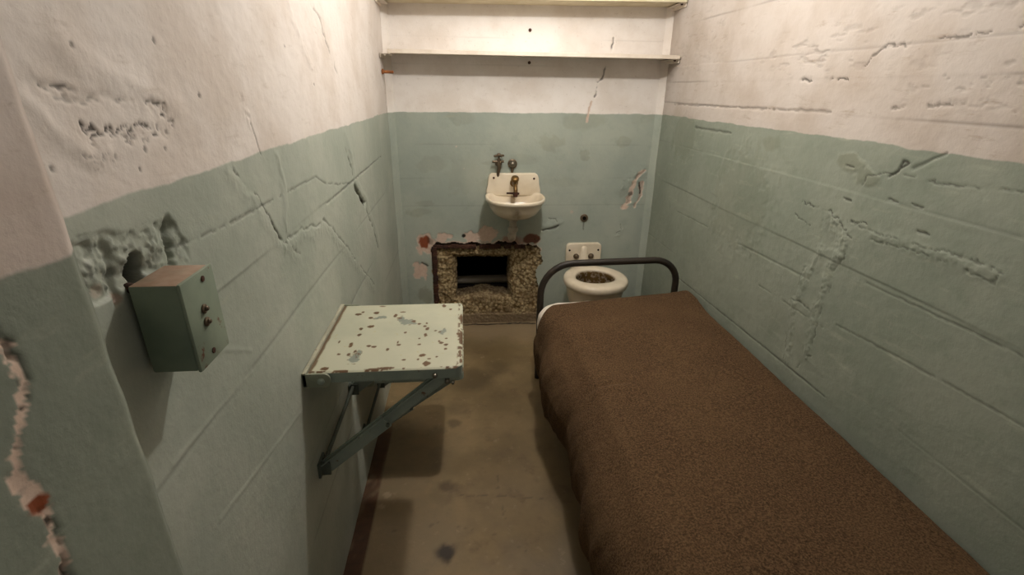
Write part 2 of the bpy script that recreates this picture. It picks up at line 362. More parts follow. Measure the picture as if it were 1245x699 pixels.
F.crack(LW['crackE'], .0045, .005, .5, .010, .38); F.crack(LW['crackEd'], .010, .01, 1., .005); F.ridge([(a + .03, b + .01) for a, b in LW['crackE']], .016, .002, .01, .002)
F.crack(LW['ridgeF'], .003, .003, .35, .01, .35); F.ridge([(a - .02, b - .012) for a, b in LW['ridgeF']], .02, .002, .012, .003)
for n_ in ('board3', 'board4', 'board5', 'curve'): F.ridge(LW[n_], .004, .0009, .002)
F.crack(LW['crackT'], .004, .003, .35, .012, .45); F.ridge([(1.35, 1.62), (1.42, 1.53), (1.5, 1.47)], .012, .002, .012, .003)
F.ridge([(1.14, 1.27), (1.15, 1.2), (1.12, 1.12)], .012, .003, .012); F.ridge([(1.8, 1.26), (1.86, 1.18)], .016, .003, .012)
sl, m = F.patch_rough(LW['box'], .0028, 80, 2, .003, .006)
F.fx[sl][..., 0] = np.maximum(F.fx[sl][..., 0], m * .4 * sstep(.55, .7, fbm(F.A[sl] * 90, F.B[sl] * 90, 21, 4)))
F.h[sl] += m * (np.round(5 * fbm(F.A[sl] * 34, F.B[sl] * 34, 25, 5)) * .0015 - .0035 + .0022 * (fbm(F.A[sl] * 170, F.B[sl] * 170, 28, 3) - .5))
F.crack([(0.698, 1.24), (0.692, 1.207), (0.688, 1.186)], .007, .010, .2, .006, fr=70); F.crack([(.575, 1.245), (.572, 1.21), (.565, 1.18)], .006, .007, .15, .006, fr=70)
F.blob((.612, 1.200), .015, dark=1., hgt=-.03, jit=.006, asp=1.25); F.blob((.568, 1.182), .007, ru=.45, jit=.008)
F.blob((.598, 1.186), .008, dark=.9, jit=.005); F.blob((.545, 1.20), .006, ex=.4, jit=.006)
F.blob((2.79, 1.30), .02, sh=.5); F.h -= .03 * (1 - sstep(.0, .05, F.A - .36)) * 0
F.mesh('wall_left', M['wl'], lambda A, B, h: np.stack([h, A, B], -1), flip=True)

# ---- pier at the front of the left wall
F = Field(-.25, .444, 0, HC, .003)
F.h += .004 * (fbm(F.A * 4, F.B * 4, 8, 4) - .5) + .0012 * (fbm(F.A * 40, F.B * 40, 9, 3) - .5)
PC = [(0.344, 1.251), (0.348, 1.242), (0.351, 1.234), (0.353, 1.224), (0.354, 1.209), (0.348, 1.193), (0.34, 1.18), (0.331, 1.168), (0.32, 1.155), (0.318, 1.137), (0.322, 1.116), (0.324, 1.098), (0.324, 1.08), (0.324, 1.061), (0.321, 1.041), (0.319, 1.015), (.317, .98)]
F.crack(PC, .0042, .0012, 0, .008, 0, 1., 0, 1.0, fr=130); F.crack(PC[:4], .0022, .002, .6, .005, fr=110); F.crack([(a + .004, b) for a, b in PC], .0014, .0012, .6, .007, .42, fr=130); F.crack([(a - .004, b) for a, b in PC], .0011, .001, .4, .007, .5, fr=130)
F.blob((.325, 1.108), .0075, ru=1., jit=.005, fr=90, asp=1.3); F.blob((.343, 1.186), .0024, dark=.95, jit=.002, fr=90); F.blob((.325, 1.09), .0026, dark=.95, jit=.002, fr=90, asp=1.8); F.crack(PC[-3:], .003, .003, .9, .004)
edge = sstep(.430, .444, F.A); F.h -= .004 * edge ** 2 + edge * .004 * (fbm(F.A * 30, F.B * 22, 12, 3) - .4)
F.mesh('wall_left_pier', M['wp'], lambda A, B, h: np.stack([.07 + h, A, B], -1), flip=True)
b = MB(); b.box((0, .05, 0), (.058, .440, HC)); o = b.build('trim_1', M['wp'], None, False); o['kind'] = 'structure'

# ---- right wall
RW = {
 'c1': [(1.398, 1.486), (1.365, 1.515), (1.33, 1.532), (1.264, 1.528), (1.186, 1.536), (1.088, 1.539), (0.997, 1.542)],
 'r2': [(1.7, 1.454), (1.594, 1.453), (1.52, 1.456), (1.449, 1.453)], 'r3': [(1.26, 1.383), (1.152, 1.389), (1.051, 1.394), (0.937, 1.386)],
 'r4': [(2.679, 1.348), (2.011, 1.355), (1.484, 1.361)], 'u': [(2.394, 1.251), (2.053, 1.253)],
 'sq': [(1.209, 1.212), (1.184, 1.231), (1.178, 1.256), (1.162, 1.254), (1.179, 1.238)],
 's2': [(1.29, 1.175), (1.276, 1.201), (1.225, 1.22), (1.136, 1.224), (1.056, 1.222), (0.951, 1.228), (0.879, 1.237)], 's3': [(1.143, 1.243), (1.07, 1.288)],
 'bt': [(1.305, 1.069), (1.255, 1.065), (1.167, 1.066), (1.077, 1.067), (0.99, 1.078), (0.858, 1.075)], 'bb': [(1.2, 1.041), (1.071, 1.052), (0.98, 1.051), (0.864, 1.049), (0.858, 1.075)],
 'pl': [(1.399, 0.96), (1.409, 0.9), (1.437, 0.862), (1.434, 0.818), (1.456, 0.733), (1.439, 0.661), (1.426, 0.587), (1.418, 0.525), (1.349, 0.543)],
 'pr': [(1.272, 1.024), (1.27, 0.975), (1.308, 0.909), (1.303, 0.857), (1.314, 0.753), (1.308, 0.682), (1.301, 0.61), (1.349, 0.543)],
 'pt': [(1.517, 1.079), (1.378, 1.077), (1.328, 1.058), (1.272, 1.024)], 'ptt': [(1.289, 1.069), (1.254, 1.078), (1.23, 1.079)],
 'pm': [(1.462, 0.749), (1.412, 0.761), (1.357, 0.759)], 'ps': [(1.529, 1.029), (1.451, 1.013)],
 'b1': [(1.181, 0.924), (0.856, 0.928), (0.66, 0.928)], 'b2': [(1.235, 0.763), (0.905, 0.787), (0.65, 0.801)], 'b3': [(1.842, 0.835), (1.398, 0.85)],
 'b4': [(1.644, 0.728), (1.469, 0.73), (1.286, 0.729)], 'b5': [(2.454, 0.824), (2.115, 0.831)], 'b6': [(2.34, 0.495), (1.2, 0.528)]}
F = Field(.3, D, 0, HC, .003, ((.3, .8, .004), (.8, 1.55, .0028), (1.55, D - .002, .005)))
F.h += .004 * (fbm(F.A * 3, F.B * 4, 31, 4) - .5) + .0016 * (fbm(F.A * 12, F.B * 26, 34, 4) - .5)
top = sstep(PAINT - .01, PAINT + .02, F.B)
pit = sstep(.6, .74, fbm(F.A * 22, F.B * 70, 36, 4)) * top * np.clip(sstep(.5, .66, fbm(F.A * 2.2, F.B * 6, 41, 3)) * .25 + .8 * np.exp(-((F.A - 1.62) / .3) ** 2 - ((F.B - 1.53) / .06) ** 2) + .8 * np.exp(-((F.A - 1.05) / .2) ** 2 - ((F.B - 1.44) / .05) ** 2) + .5 * np.exp(-((F.A - 1.1) / .3) ** 2 - ((F.B - 1.6) / .05) ** 2), 0, 1)
F.h -= .0035 * pit; F.fx[..., 0] = np.maximum(F.fx[..., 0], .30 * pit)
F.h += .001 * (fbm(F.A * 40, F.B * 60, 38, 3) - .5)
F.boards([.30, .60, .94, 1.15, 1.355, 1.455, 1.53, 1.72], w=.003, depth=.001, seed=9, amp=.0007)
F.crack(RW['c1'], .003, .003, .6, .008, .35, fr=70); F.crack(RW['r2'], .0045, .004, .75, .008, .42, fr=80); F.crack(RW['r3'], .004, .003, .45, .010, .45, fr=80)
F.crack(RW['r4'], .0045, .003, .35, .004, .3); F.crack(RW['u'], .005, .003, .4, .003); F.crack(RW['sq'], .003, .004, .8, .003)
F.crack(RW['s2'], .0024, .0018, .5, .006, .35, fr=70); F.crack(RW['s3'], .004, .003, .3, .002)
for n_ in ('bt', 'bb'): F.crack(RW[n_], .0024, .0022, .45, .008, .42, fr=80); 
F.ridge([(a, (b + .012)) for a, b in RW['bb'][:4]], .016, .0025, .006, .004)
F.crack(RW['pl'], .0024, .002, .45, .010, .45, fr=80); F.ridge([(a - .02, b) for a, b in RW['pl'][:-1]], .016, .003, .012, .006)
F.crack(RW['pr'], .0024, .002, .4, .010, .48, fr=80); F.ridge([(a + .02, b) for a, b in RW['pr'][:-1]], .016, .003, .012, .006, 8)
for n_ in ('pt', 'ptt', 'pm', 'ps'): F.crack(RW[n_], .0026, .0026, .65, .009, .32, fr=80)
F.ridge([(1.36, 1.05), (1.3, 1.02), (1.30, .97)], .03, .003, .012, .005)
for n_ in ('b1', 'b2', 'b4', 'b5'): F.crack(RW[n_], .003, .0015, .4, .003, .3)
F.crack(RW['b3'], .003, .002, .25, .003, .3); F.crack(RW['b6'], .003, .002, .6, .002)
for c in ((1.326, 1.126), (1.173, 1.154), (1.1, 1.159), (1.35, 1.22), (1.06, 1.10)): F.crack([(c[0] - .015, c[1]), (c[0] + .015, c[1] + .002)], .003, .003, .7, .004)
F.blob((1.35, 1.23), .05, hgt=.002, sh=.6, jit=.03, asp=.5); F.blob((1.28, 1.20), .04, hgt=.002, sh=.5, jit=.03, asp=.6); F.blob((1.75, 1.24), .05, sh=.5, jit=.03, asp=.5)
F.blob((1.35, 1.01), .045, hgt=-.002, jit=.03); F.blob((2.5, 1.2), .12, hgt=-.002, jit=.06, sh=.3); F.blob((1.9, 1.0), .2, hgt=.002, jit=.1, sh=.3)
F.mesh('wall_right', M['wr'], lambda A, B, h: np.stack([W - h, A, B], -1))

# ---- back wall, broken open low on the left
BW = {'c1': [(1.231, 1.747), (1.226, 1.704), (1.212, 1.665), (1.203, 1.609)], 'c2': [(1.182, 1.536), (1.169, 1.474), (1.143, 1.453), (1.138, 1.403), (1.114, 1.351)],
 'c3': [(1.114, 1.351), (1.104, 1.304), (1.098, 1.247)], 'chip1': [(1.358, 0.75), (1.388, 0.8), (1.397, 0.865), (1.424, 0.938), (1.46, 0.972)], 'chip2': [(1.453, 0.904), (1.457, 0.825), (1.428, 0.765)]}
F = Field(0, W, 0, HC, .004)
F.h += .004 * (fbm(F.A * 3, F.B * 4, 51, 4) - .5) + .0014 * (fbm(F.A * 14, F.B * 20, 54, 4) - .5)
F.boards([.772, .932, 1.12, 1.53, 1.66], w=.003, depth=.0006, seed=5, amp=.0004); F.fx[..., 0] *= .45
rb_ = random.Random(12)
for _ in range(16): F.blob((rb_.uniform(.1, 1.45), rb_.uniform(.6, 1.27)), rb_.uniform(.03, .11), sh=rb_.uniform(.15, .5), jit=.06, asp=rb_.uniform(.3, .7), hgt=rb_.uniform(-.001, .001), fr=14, seed=rb_.randint(1, 60))
F.crack(BW['c1'], .005, .006, .7, .008, .45); F.crack(BW['c2'], .006, .006, .65, .01, .35); F.crack(BW['c3'], .006, .003, .0, .006, 0, .9, 0, 1.2)
F.crack(BW['chip1'], .012, .006, .25, .014, .35, .9, 0, 1.2); F.crack(BW['chip2'], .008, .005, .3, .012, .3, .8, 0, 1.3)
F.crack([(1.44, .90), (1.452, .84)], .008, .006, .9, .008); F.blob((1.365, .755), .022, ex=1., jit=.014, asp=.7); F.blob((1.39, .84), .012, dark=.6, jit=.01)
F.ridge([(1.34, .88), (1.4, .95), (1.45, .98)], .03, .004, .02, .006)
F.ridge([(1.34, .66), (1.37, .62), (1.33, .58)], .016, .003, .012, .006); F.crack([(1.345, .655), (1.36, .62), (1.33, .59)], .003, .003, .5, .01, .4)
F.crack([(0.867, .617), (.90, .622), (.938, .628), (.962, .645)], .008, .006, .8, .006, .2); F.ridge([(.88, .64), (.93, .65), (.97, .665)], .02, .005, .01)
F.crack([(.90, .69), (.945, .688), (.955, .665)], .003, .003, .5, .006, .3)
F.blob((.165, .535), .062, ex=1., jit=.03, hgt=-.002, soft=.1); F.blob((.152, .545), .034, ru=1., jit=.022, hgt=-.002); F.blob((.185, .555), .02, dark=.5, jit=.012)
F.blob((.262, .582), .042, ex=1., jit=.026, hgt=-.003, asp=.9, soft=.1); F.blob((.43, .575), .05, ex=1., jit=.032, asp=.7, soft=.1, hgt=-.003); F.blob((.385, .588), .012, dark=1., jit=.007)
F.blob((.53, .59), .06, ex=1., jit=.03, asp=.8, soft=.1, hgt=-.003); F.blob((.68, .56), .06, ex=.4, ru=.5, jit=.03, asp=.5); F.blob((.80, .565), .05, ru=.9, dark=.5, jit=.03, asp=.5)
F.blob((.112, .372), .05, ex=1., jit=.03, asp=1.0, soft=.1, hgt=-.003); F.crack([(.13, .42), (.16, .40)], .005, .004, .8, .006)
F.blob((.4, .95), .1, sh=.2, jit=.06); F.blob((.90, 1.13), .07, sh=.45, jit=.04, asp=.6); F.blob((1.1, 1.06), .03, sh=.5, jit=.03)
F.blob((.359, 1.11), .004, ex=.8, jit=.002); F.blob((.398, .988), .004, ex=.7, jit=.002); F.blob((1.04, .73), .008, ex=.5, jit=.006)
F.blob((.53, .93), .1, hgt=.0, sh=.15)
F.blob((.14, .2), .05, sh=.8, jit=.03); F.crack([(.60, .985), (.605, .93)], .006, 0, .35, .008)
F.blob((1.119, .69), .024, hgt=.002, sh=.5, jit=.012); F.crack([(1.118, .69), (1.12, .62)], .005, 0, .55, .006); 
OX0, OX1, OZ0, OZ1 = .188, .850, -.05, .545                    # patch stripped to bare concrete
def rag(A, B):
    n = (.04 + .07 * sstep(.6, .8, A)) * (fbm(A * 18, B * 18, 71, 4) - .5); r = .05
    qx = np.abs(A - (OX0 + OX1) / 2) - (OX1 - OX0) / 2 + r; qz = np.abs(B - (OZ0 + OZ1) / 2) - (OZ1 - OZ0) / 2 + r
    return np.hypot(np.maximum(qx, 0), np.maximum(qz, 0)) + np.minimum(np.maximum(qx, qz), 0) - r + n * sstep(.1, .5, B)
e = rag(F.A, F.B); F.fx[..., 1] = np.maximum(F.fx[..., 1], .8 * (1 - sstep(.004, .010, e)) * sstep(.42, .5, F.B))
F.mesh('wall_back', M['wb'], lambda A, B, h: np.stack([A, D - h, B], -1), keep=lambda A, B: rag(A, B) > 0)

# ---- corner fillets, floor, ceiling
def fillet(name, x0, x1, seed, ya, yb):
    F = Field(0, 1, 0, HC, .0045); t = F.A
    F = Field(0, 1, 0, HC, .01); F.a = np.linspace(0, 1, 9); F.na = 9; F.A, F.B = np.meshgrid(F.a, F.b, indexing='ij'); F.h = .003 * (fbm(F.A * 2, F.B * 9, seed, 4) - .5); F.fx = np.zeros(F.A.shape + (4,))
    F.fx[..., 3] = .25 * fbm(F.A * 2, F.B * 6, seed, 2)
    F.mesh(name, M['wb'], lambda A, B, h: np.stack([x0 + (x1 - x0) * A, ya + (yb - ya) * A - h - .004 * np.sin(A * math.pi), B], -1))
fillet('trim_2', -.002, .034, 81, D - .04, D + .002); fillet('trim_3', W - .034, W + .002, 85, D + .002, D - .03)
F = Field(-.3, W + .05, -.3, D + .02, .008)
F.h += .003 * (fbm(F.A * 3, F.B * 3, 91, 4) - .5)
wv = .012 * (fbm(F.A * 0, F.B * 9, 92, 3) - .5)
F.fx[..., 2] = (1 - sstep(.050, .058, F.A + wv)) * (1 - sstep(1.86, 1.95, F.B))
F.fx[..., 2] *= .55 + .45 * sstep(.3, .5, fbm(F.A * 30, F.B * 14, 93, 3))
F.fx[..., 1] = .6 * sstep(2.5, 2.8, F.B + .2 * (fbm(F.A * 5, F.B * 5, 94, 3) - .5)) + .35 * (1 - sstep(.18, .45, F.A + .2 * (fbm(F.A * 5, F.B * 5, 95, 3) - .5))) * (1 - sstep(1.5, 1.9, F.B))
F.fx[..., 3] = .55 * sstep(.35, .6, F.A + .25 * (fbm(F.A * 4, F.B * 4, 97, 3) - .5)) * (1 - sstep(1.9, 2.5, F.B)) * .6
for c, r, d in (((.302, 1.462), .03, .6), ((.315, 1.177), .031, .92), ((.325, 1.845), .03, .45), ((.30, 1.43), .05, .25), ((.33, 1.45), .03, .4), ((.42, 2.2), .10, .35), ((.55, 2.3), .07, .25), ((.35, 1.95), .05, .2)):
    F.blob(c, r, dark=d, jit=.02, fr=28, soft=.45)
F.blob((.09, 1.44), .02, ex=.9, jit=.02); F.blob((.075, 1.38), .012, ex=.8, jit=.012)
F.crack([(.36, 1.41), (.5, 1.40), (.7, 1.37)], .004, .002, .4, .008, .4); F.crack([(.1, 1.27), (.32, 1.29), (.5, 1.22)], .003, .001, .3, .01, .5); F.crack([(.5, 1.6), (.52, 1.3), (.6, 1.05)], .003, .001, .3, .02, .5)
F.crack([(.37, 2.842), (.45, 2.846), (.52, 2.838), (.6, 2.846), (.7, 2.85), (.83, 2.838)], .011, .004, 1., .006)
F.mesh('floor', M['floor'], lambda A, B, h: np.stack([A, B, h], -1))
b = MB(); b.box((-.05, -.3, HC), (W + .05, D + .05, HC + .08)); o = b.build('ceiling', M['ceil'], None, False); o['kind'] = 'structure'

# ------------------------------------------------------------------ broken vent opening
vent = thing('vent_opening', 'rough square hole broken through bare concrete under the sink', 'wall opening', (.52, D, .0))
F = Field(.15, .90, -.01, .572, .004); hx0, hx1, hz0, hz1 = .337, .663, .188, .440
dx = np.maximum(hx0 - F.A, F.A - hx1); dz = np.maximum(hz0 + .026 * np.exp(-((F.A - .5) / .08) ** 2) - F.B, F.B - hz1)
hole = np.maximum(dx, dz) + .016 * (fbm(F.A * 26, F.B * 26, 61, 3) - .5)
F.h += -.017 + .026 * (fbm(F.A * 30, F.B * 30, 62, 4) - .5) + .014 * (fbm(F.A * 9, F.B * 9, 63, 2) - .5)
F.h -= .035 * (1 - sstep(0, .03, hole))
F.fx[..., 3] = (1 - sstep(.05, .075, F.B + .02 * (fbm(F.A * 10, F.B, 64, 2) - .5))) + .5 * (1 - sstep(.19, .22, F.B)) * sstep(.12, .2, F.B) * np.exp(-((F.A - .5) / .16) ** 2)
F.h = np.where(F.B < .06, -.004 + .006 * (fbm(F.A * 20, F.B * 20, 65, 3) - .5), F.h)
F.fx[..., 0] = .9 * sstep(.505, .52, F.B + .02 * (fbm(F.A * 14, F.B * 14, 66, 3) - .5)) * (1 - sstep(.66, .9, F.A)) + .5 * sstep(.40, .5, F.B) * sstep(.6, .72, F.A) * sstep(.4, .6, fbm(F.A * 14, F.B * 14, 67, 3)) + .6 * (1 - sstep(0, .014, hole))
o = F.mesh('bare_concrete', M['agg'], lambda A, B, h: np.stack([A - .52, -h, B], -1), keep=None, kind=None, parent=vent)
bm = bmesh.new(); bm.from_mesh(o.data)
ce = [f for f in bm.faces if (lambda p: max(hx0 - p.x, p.x - hx1, hz0 + .026 * math.exp(-((p.x - .5) / .08) ** 2) - p.z, p.z - hz1) + .016 * (float(fbm(p.x * 26, p.z * 26, 61, 3)) - .5))(f.calc_center_median() + Vector((.52, 0, 0))) < 0]
bmesh.ops.delete(bm, geom=ce, context='FACES')
ed = [e for e in bm.edges if e.is_boundary and hx0 - .03 < e.verts[0].co.x + .52 < hx1 + .03 and hz0 - .03 < e.verts[0].co.z < hz1 + .03]
r = bmesh.ops.extrude_edge_only(bm, edges=ed)
for v in r['geom']:
    if isinstance(v, bmesh.types.BMVert): v.co.y = .16
bm.to_mesh(o.data); bm.free()
b = MB()
for i in range(26):                                             # rusted iron left along the top of the patch
    x = .20 + i * .0215
    if i in (12, 19, 22): continue
    b.box((x, D - .004 - .004 * random.random(), .510 + .006 * random.random() - .0004 * i), (x + .024, D + .016, .531 + .007 * random.random() - .0002 * i), .003, 1)
b.build('rusted_top_angle', M['rust'], vent)
b = MB()
for i in range(17):
    z = .055 + i * .0275; b.box((.192 - .002 * random.random(), D - .006 - .004 * random.random(), z), (.214 + .010 * random.random(), D + .016, z + .029), .003, 1)
b.build('rusted_side_angle', M['rust'], vent)
# dark service space behind the wall (open box) and a pipe that runs through it
b = MB(); b.box((-.3, D + .15, -.25), (1.5, D + .17, .205)); b.box((-.3, D + .15, .445), (1.5, D + .17, 1.0)); b.box((-.3, D + .15, .2), (.33, D + .17, .45)); b.box((.67, D + .15, .2), (1.5, D + .17, .45))
b.box((-.3, D + .9, -.25), (1.5, D + .92, 1.0)); b.box((-.3, D + .15, -.27), (1.5, D + .92, -.25)); b.box((-.3, D + .15, 1.0), (1.5, D + .92, 1.02)); b.box((-.32, D + .15, -.25), (-.3, D + .92, 1.0)); b.box((1.5, D + .15, -.25), (1.52, D + .92, 1.0))
o = b.build('wall_service_space', M['dark'], None, False); o['kind'] = 'structure'
b = MB(); b.tube([(-.29, D + .24, .21), (1.49, D + .24, .215)], .03, 20); o = b.build('service_pipe', M['cpipe']); tag(o, 'dim grey pipe crossing the dark space inside the wall hole', 'pipe')

# ------------------------------------------------------------------ wall shelves
def shelf(z, x0, x1, label, m, tilt):
    t = thing('wall_shelf', label, 'shelf', (W / 2, D - .1, z), 'shelves on the back wall')
    b = MB(); R_ = Matrix.Translation((W / 2, D, z)) @ Matrix.Rotation(tilt, 4, 'Y') @ Matrix.Translation((-W / 2, -D, -z))
    b.box((x0, D - .192, z - .007), (x1, D + .002, z + .007), .0025, 2, R_); b.box((x0, D - .194, z - .012), (x1, D - .189, z + .007), .0015, 1, R_); b.build('shelf_board', m, t)
    for s_, x in ((1, .004), (-1, W - .004)):
        zz = z - .009 - math.tan(tilt) * (x - W / 2)
        b = MB(); b.box((min(x, x + s_ * .036), D - .186, zz - .006), (max(x, x + s_ * .036), D - .012, zz - .002), .001, 1); b.box((min(x, x + s_ * .004), D - .186, zz - .020), (max(x, x + s_ * .004), D - .012, zz - .002), .001, 1)
        br = b.build('bracket', M['shelf'], t)
        b = MB(); b.lathe([(.007, 0), (.007, .004), (.005, .008), (.001, .009)], place((x + s_ * .022, D - .176, zz - .004), (0, 0, -1))); b.build('bolt', M['rust'] if s_ < 0 else M['shelf'], br)
    return t
shelf(1.578, .042, W - .006, 'lower cream shelf across the back wall above the green paint', M['shelf'], .0024)
shelf(1.822, .02, W - .006, 'upper cream shelf near the ceiling cut by the top of the frame', M['shelf2'], -.010)
for z, lab in ((1.545, 'small dark nail head just below the lower shelf'), (1.70, 'small dark nail head between the two shelves')):
    b = MB(); b.lathe([(.003, -.01), (.003, .006), (.008, .007), (.008, .010), (.002, .012)], place((.76, D + .001, z), (0, -1, 0))); tag(b.build('nail', M['rust']), lab, 'nail', 'nails in the white back wall')
b = MB(); b.tube([(-.008, 2.72, 1.487), (.02, 2.72, 1.486), (.058, 2.722, 1.485)], [.008, .0075, .007], 12); b.lathe([(.013, 0), (.013, .006), (.008, .01)], place((.002, 2.72, 1.487), (1, 0, 0)))
tag(b.build('iron_peg', M['rustlt']), 'short rusty iron peg in left wall under shelf end', 'peg')

# ------------------------------------------------------------------ wash basin
SX, SZ = .682, .845
sink = thing('wash_basin', 'small white porcelain basin with back plate hung on the back wall', 'sink', (SX, D, SZ))
NN = 64
def dplan(s, ins=0.):
    out = []
    for k in range(NN):
        a = k * math.tau / NN; ca, sa = math.cos(a), math.sin(a)
        x = (.168 - ins) * math.copysign(abs(ca) ** (.8 if sa > 0 else .55), ca)
        y = (.185 - ins) * sa if sa > 0 else (.135 - ins) * math.copysign(abs(sa) ** .45, sa)
        out.append((x * s, -.14 - y * s))
    return out
def ring(s, z, ins=0., dy=0.): return [(SX + x, D + y * 1 + dy, SZ + z) for x, y in dplan(s, ins)]
b = MB()
b.rings([ring(.10, -.112, 0, .0), ring(.34, -.110), ring(.55, -.100), ring(.74, -.078), ring(.86, -.048), ring(.925, -.018), ring(.965, -.014), ring(.995, -.008), ring(1.0, .002), ring(.985, .008), ring(.95, .009),
         ring(.90, .004), ring(.86, -.012), ring(.80, -.040), ring(.70, -.068), ring(.5, -.086), ring(.25, -.092), ring(.08, -.094)])
o = b.build('basin', M['porc'], sink, angle=70)
at = o.data.attributes.new('fx', 'FLOAT_COLOR', 'POINT'); v = []
for p in o.data.vertices:
    st = math.exp(-((p.co.x + .005) / .02) ** 2) * (1 if p.co.z > -.1 and p.co.z < .0 and -.3 < p.co.y else 0) * (1 if abs(p.co.y + .14) < .16 else 0); inner = abs(p.co.x) < .15
    v += [0, 0, .55 * st if inner else 0, 0]
at.data.foreach_set('color', v)
b = MB(); b.prism([(SX + x, z) for x, z in [(-.160, .835), (.160, .835), (.158, .87), (.150, .90), (.147, .935), (.140, .955), (.124, .965), (-.126, .965), (-.141, .955), (-.147, .935), (-.150, .90), (-.158, .87)]], Matrix(((1, 0, 0, 0), (0, 0, -1, D + .004), (0, 1, 0, 0), (0, 0, 0, 1))), .036, .007, 3)
o = b.build('back_plate', M['porc'], sink)
for x, z in ((-.115, .94), (.118, .935)):
    b = MB(); b.lathe([(.006, -.01), (.006, .004), (.002, .006)], place((SX + x, D - .032, z), (0, -1, 0))); b.build('screw', M['rust'], sink)
tap = MB(); tx = SX + .002
tap.lathe([(.024, 0), (.024, .004), (.015, .008), (.013, .04)], place((tx, D - .030, .912), (0, -1, 0)))
tap.tube([(tx, D - .05, .912), (tx, D - .085, .914), (tx, D - .115, .905), (tx, D - .128, .885), (tx, D - .130, .862)], [.014, .013, .012, .012, .011])
tp = tap.build('faucet', M['brass'], sink)
b = MB(); b.lathe([(.006, 0), (.008, .012), (.021, .016), (.024, .024), (.021, .034), (.010, .039), (.001, .04)], place((tx, D - .080, .922), (0, -.5, .85)), 12); b.build('knob', M['brass'], tp)
b = MB(); b.tube([(tx - .05, D - .115, .868), (tx, D - .120, .868), (tx + .022, D - .121, .866)], [.005, .007, .006], 10); b.lathe([(.012, -.014), (.015, 0), (.012, .014)], place((tx, D - .128, .864))); b.build('lever', M['rust'], tp)
b = MB(); b.lathe([(.022, 0), (.022, .003), (.012, .004)], place((SX, D - .15, SZ - .094))); b.build('drain_fitting', M['tap'], sink)
b = MB(); b.tube([(SX - .012, D - .150, SZ - .105), (SX - .012, D - .148, .70), (SX - .012, D - .140, .64), (SX - .012, D - .11, .605), (SX - .012, D - .06, .59), (SX - .012, D - .002, .588)], .021, 18)
dp = b.build('drain_pipe', M['pipe'], sink)
b = MB(); b.lathe([(.021, -.014), (.028, -.012), (.029, .0), (.028, .012), (.021, .014)], place((SX - .012, D - .147, .668)), 20); b.build('pipe_nut', M['pipe'], dp)
b = MB(); b.lathe([(.03, -.0), (.03, .012), (.02, .016)], place((SX - .012, D - .15, SZ - .126))); b.build('pipe_nut', M['pipe'], dp)

# valve and push button above the basin
vx, vz = .596, 1.03
val = thing('wall_valve', 'old tarnished valve with cross handle on the wall above basin', 'valve', (vx, D, vz))
b = MB(); b.lathe([(.02, 0), (.02, .005), (.010, .008), (.010, .04)], place((vx, D, vz - .012), (0, -1, 0)))
b.tube([(vx, D - .04, vz + .018), (vx, D - .04, vz), (vx + .001, D - .041, vz - .03), (vx - .004, D - .035, vz - .062), (vx - .006, D - .02, vz - .09)], [.010, .013, .012, .009, .008]); b.build('valve_body', M['tap'], val)
b = MB(); b.tube([(vx, D - .04, vz + .012), (vx, D - .042, vz + .036)], .006, 10)
for a in (.4, .4 + math.pi / 2): b.tube([(vx - .03 * math.cos(a), D - .042 - .03 * math.sin(a), vz + .034), (vx, D - .042, vz + .037), (vx + .03 * math.cos(a), D - .042 + .03 * math.sin(a), vz + .034)], [.006, .007, .006], 10)
b.lathe([(.010, 0), (.012, .006), (.008, .014), (.001, .016)], place((vx, D - .042, vz + .034))); b.build('cross_handle', M['tap'], val)
b = MB(); b.tube([(vx - .038, D - .045, vz + .004), (vx, D - .04, vz + .002), (vx + .028, D - .045, vz + .004)], [.007, .008, .007], 10); b.build('side_arm', M['tap'], val)
px, pz = .676, 1.015
pb = thing('push_button', 'round steel push button on the wall right of the valve', 'button', (px, D, pz))
b = MB(); b.lathe([(.027, -.004), (.027, .008), (.022, .012), (.02, .012)], place((px, D, pz), (0, -1, 0))); b.build('collar', M['tap'], pb)
b = MB(); b.lathe([(.018, .004), (.018, .018), (.014, .026), (.006, .030), (.001, .031)], place((px, D, pz), (0, -1, 0))); b.build('button_dome', M['steel'], pb)
b = MB(); b.tube([(px, D - .006, pz - .02), (px - .002, D - .008, pz - .05)], [.010, .007], 10); b.build('tail_pipe', M['tap'], pb)

# flush button over the toilet
fb = thing('flush_button', 'small rusty flush fitting in the wall above the toilet', 'flush button', (1.118, D, .692))
b = MB(); b.lathe([(.024, -.004), (.024, .004), (.018, .008), (.012, .008)], place((1.118, D, .692), (0, -1, 0))); b.build('collar', M['tap'], fb)
b = MB(); b.lathe([(.011, 0), (.011, .010), (.006, .012), (.001, .012)], place((1.118, D, .692), (0, -1, 0))); b.build('plunger', M['dark'], fb)

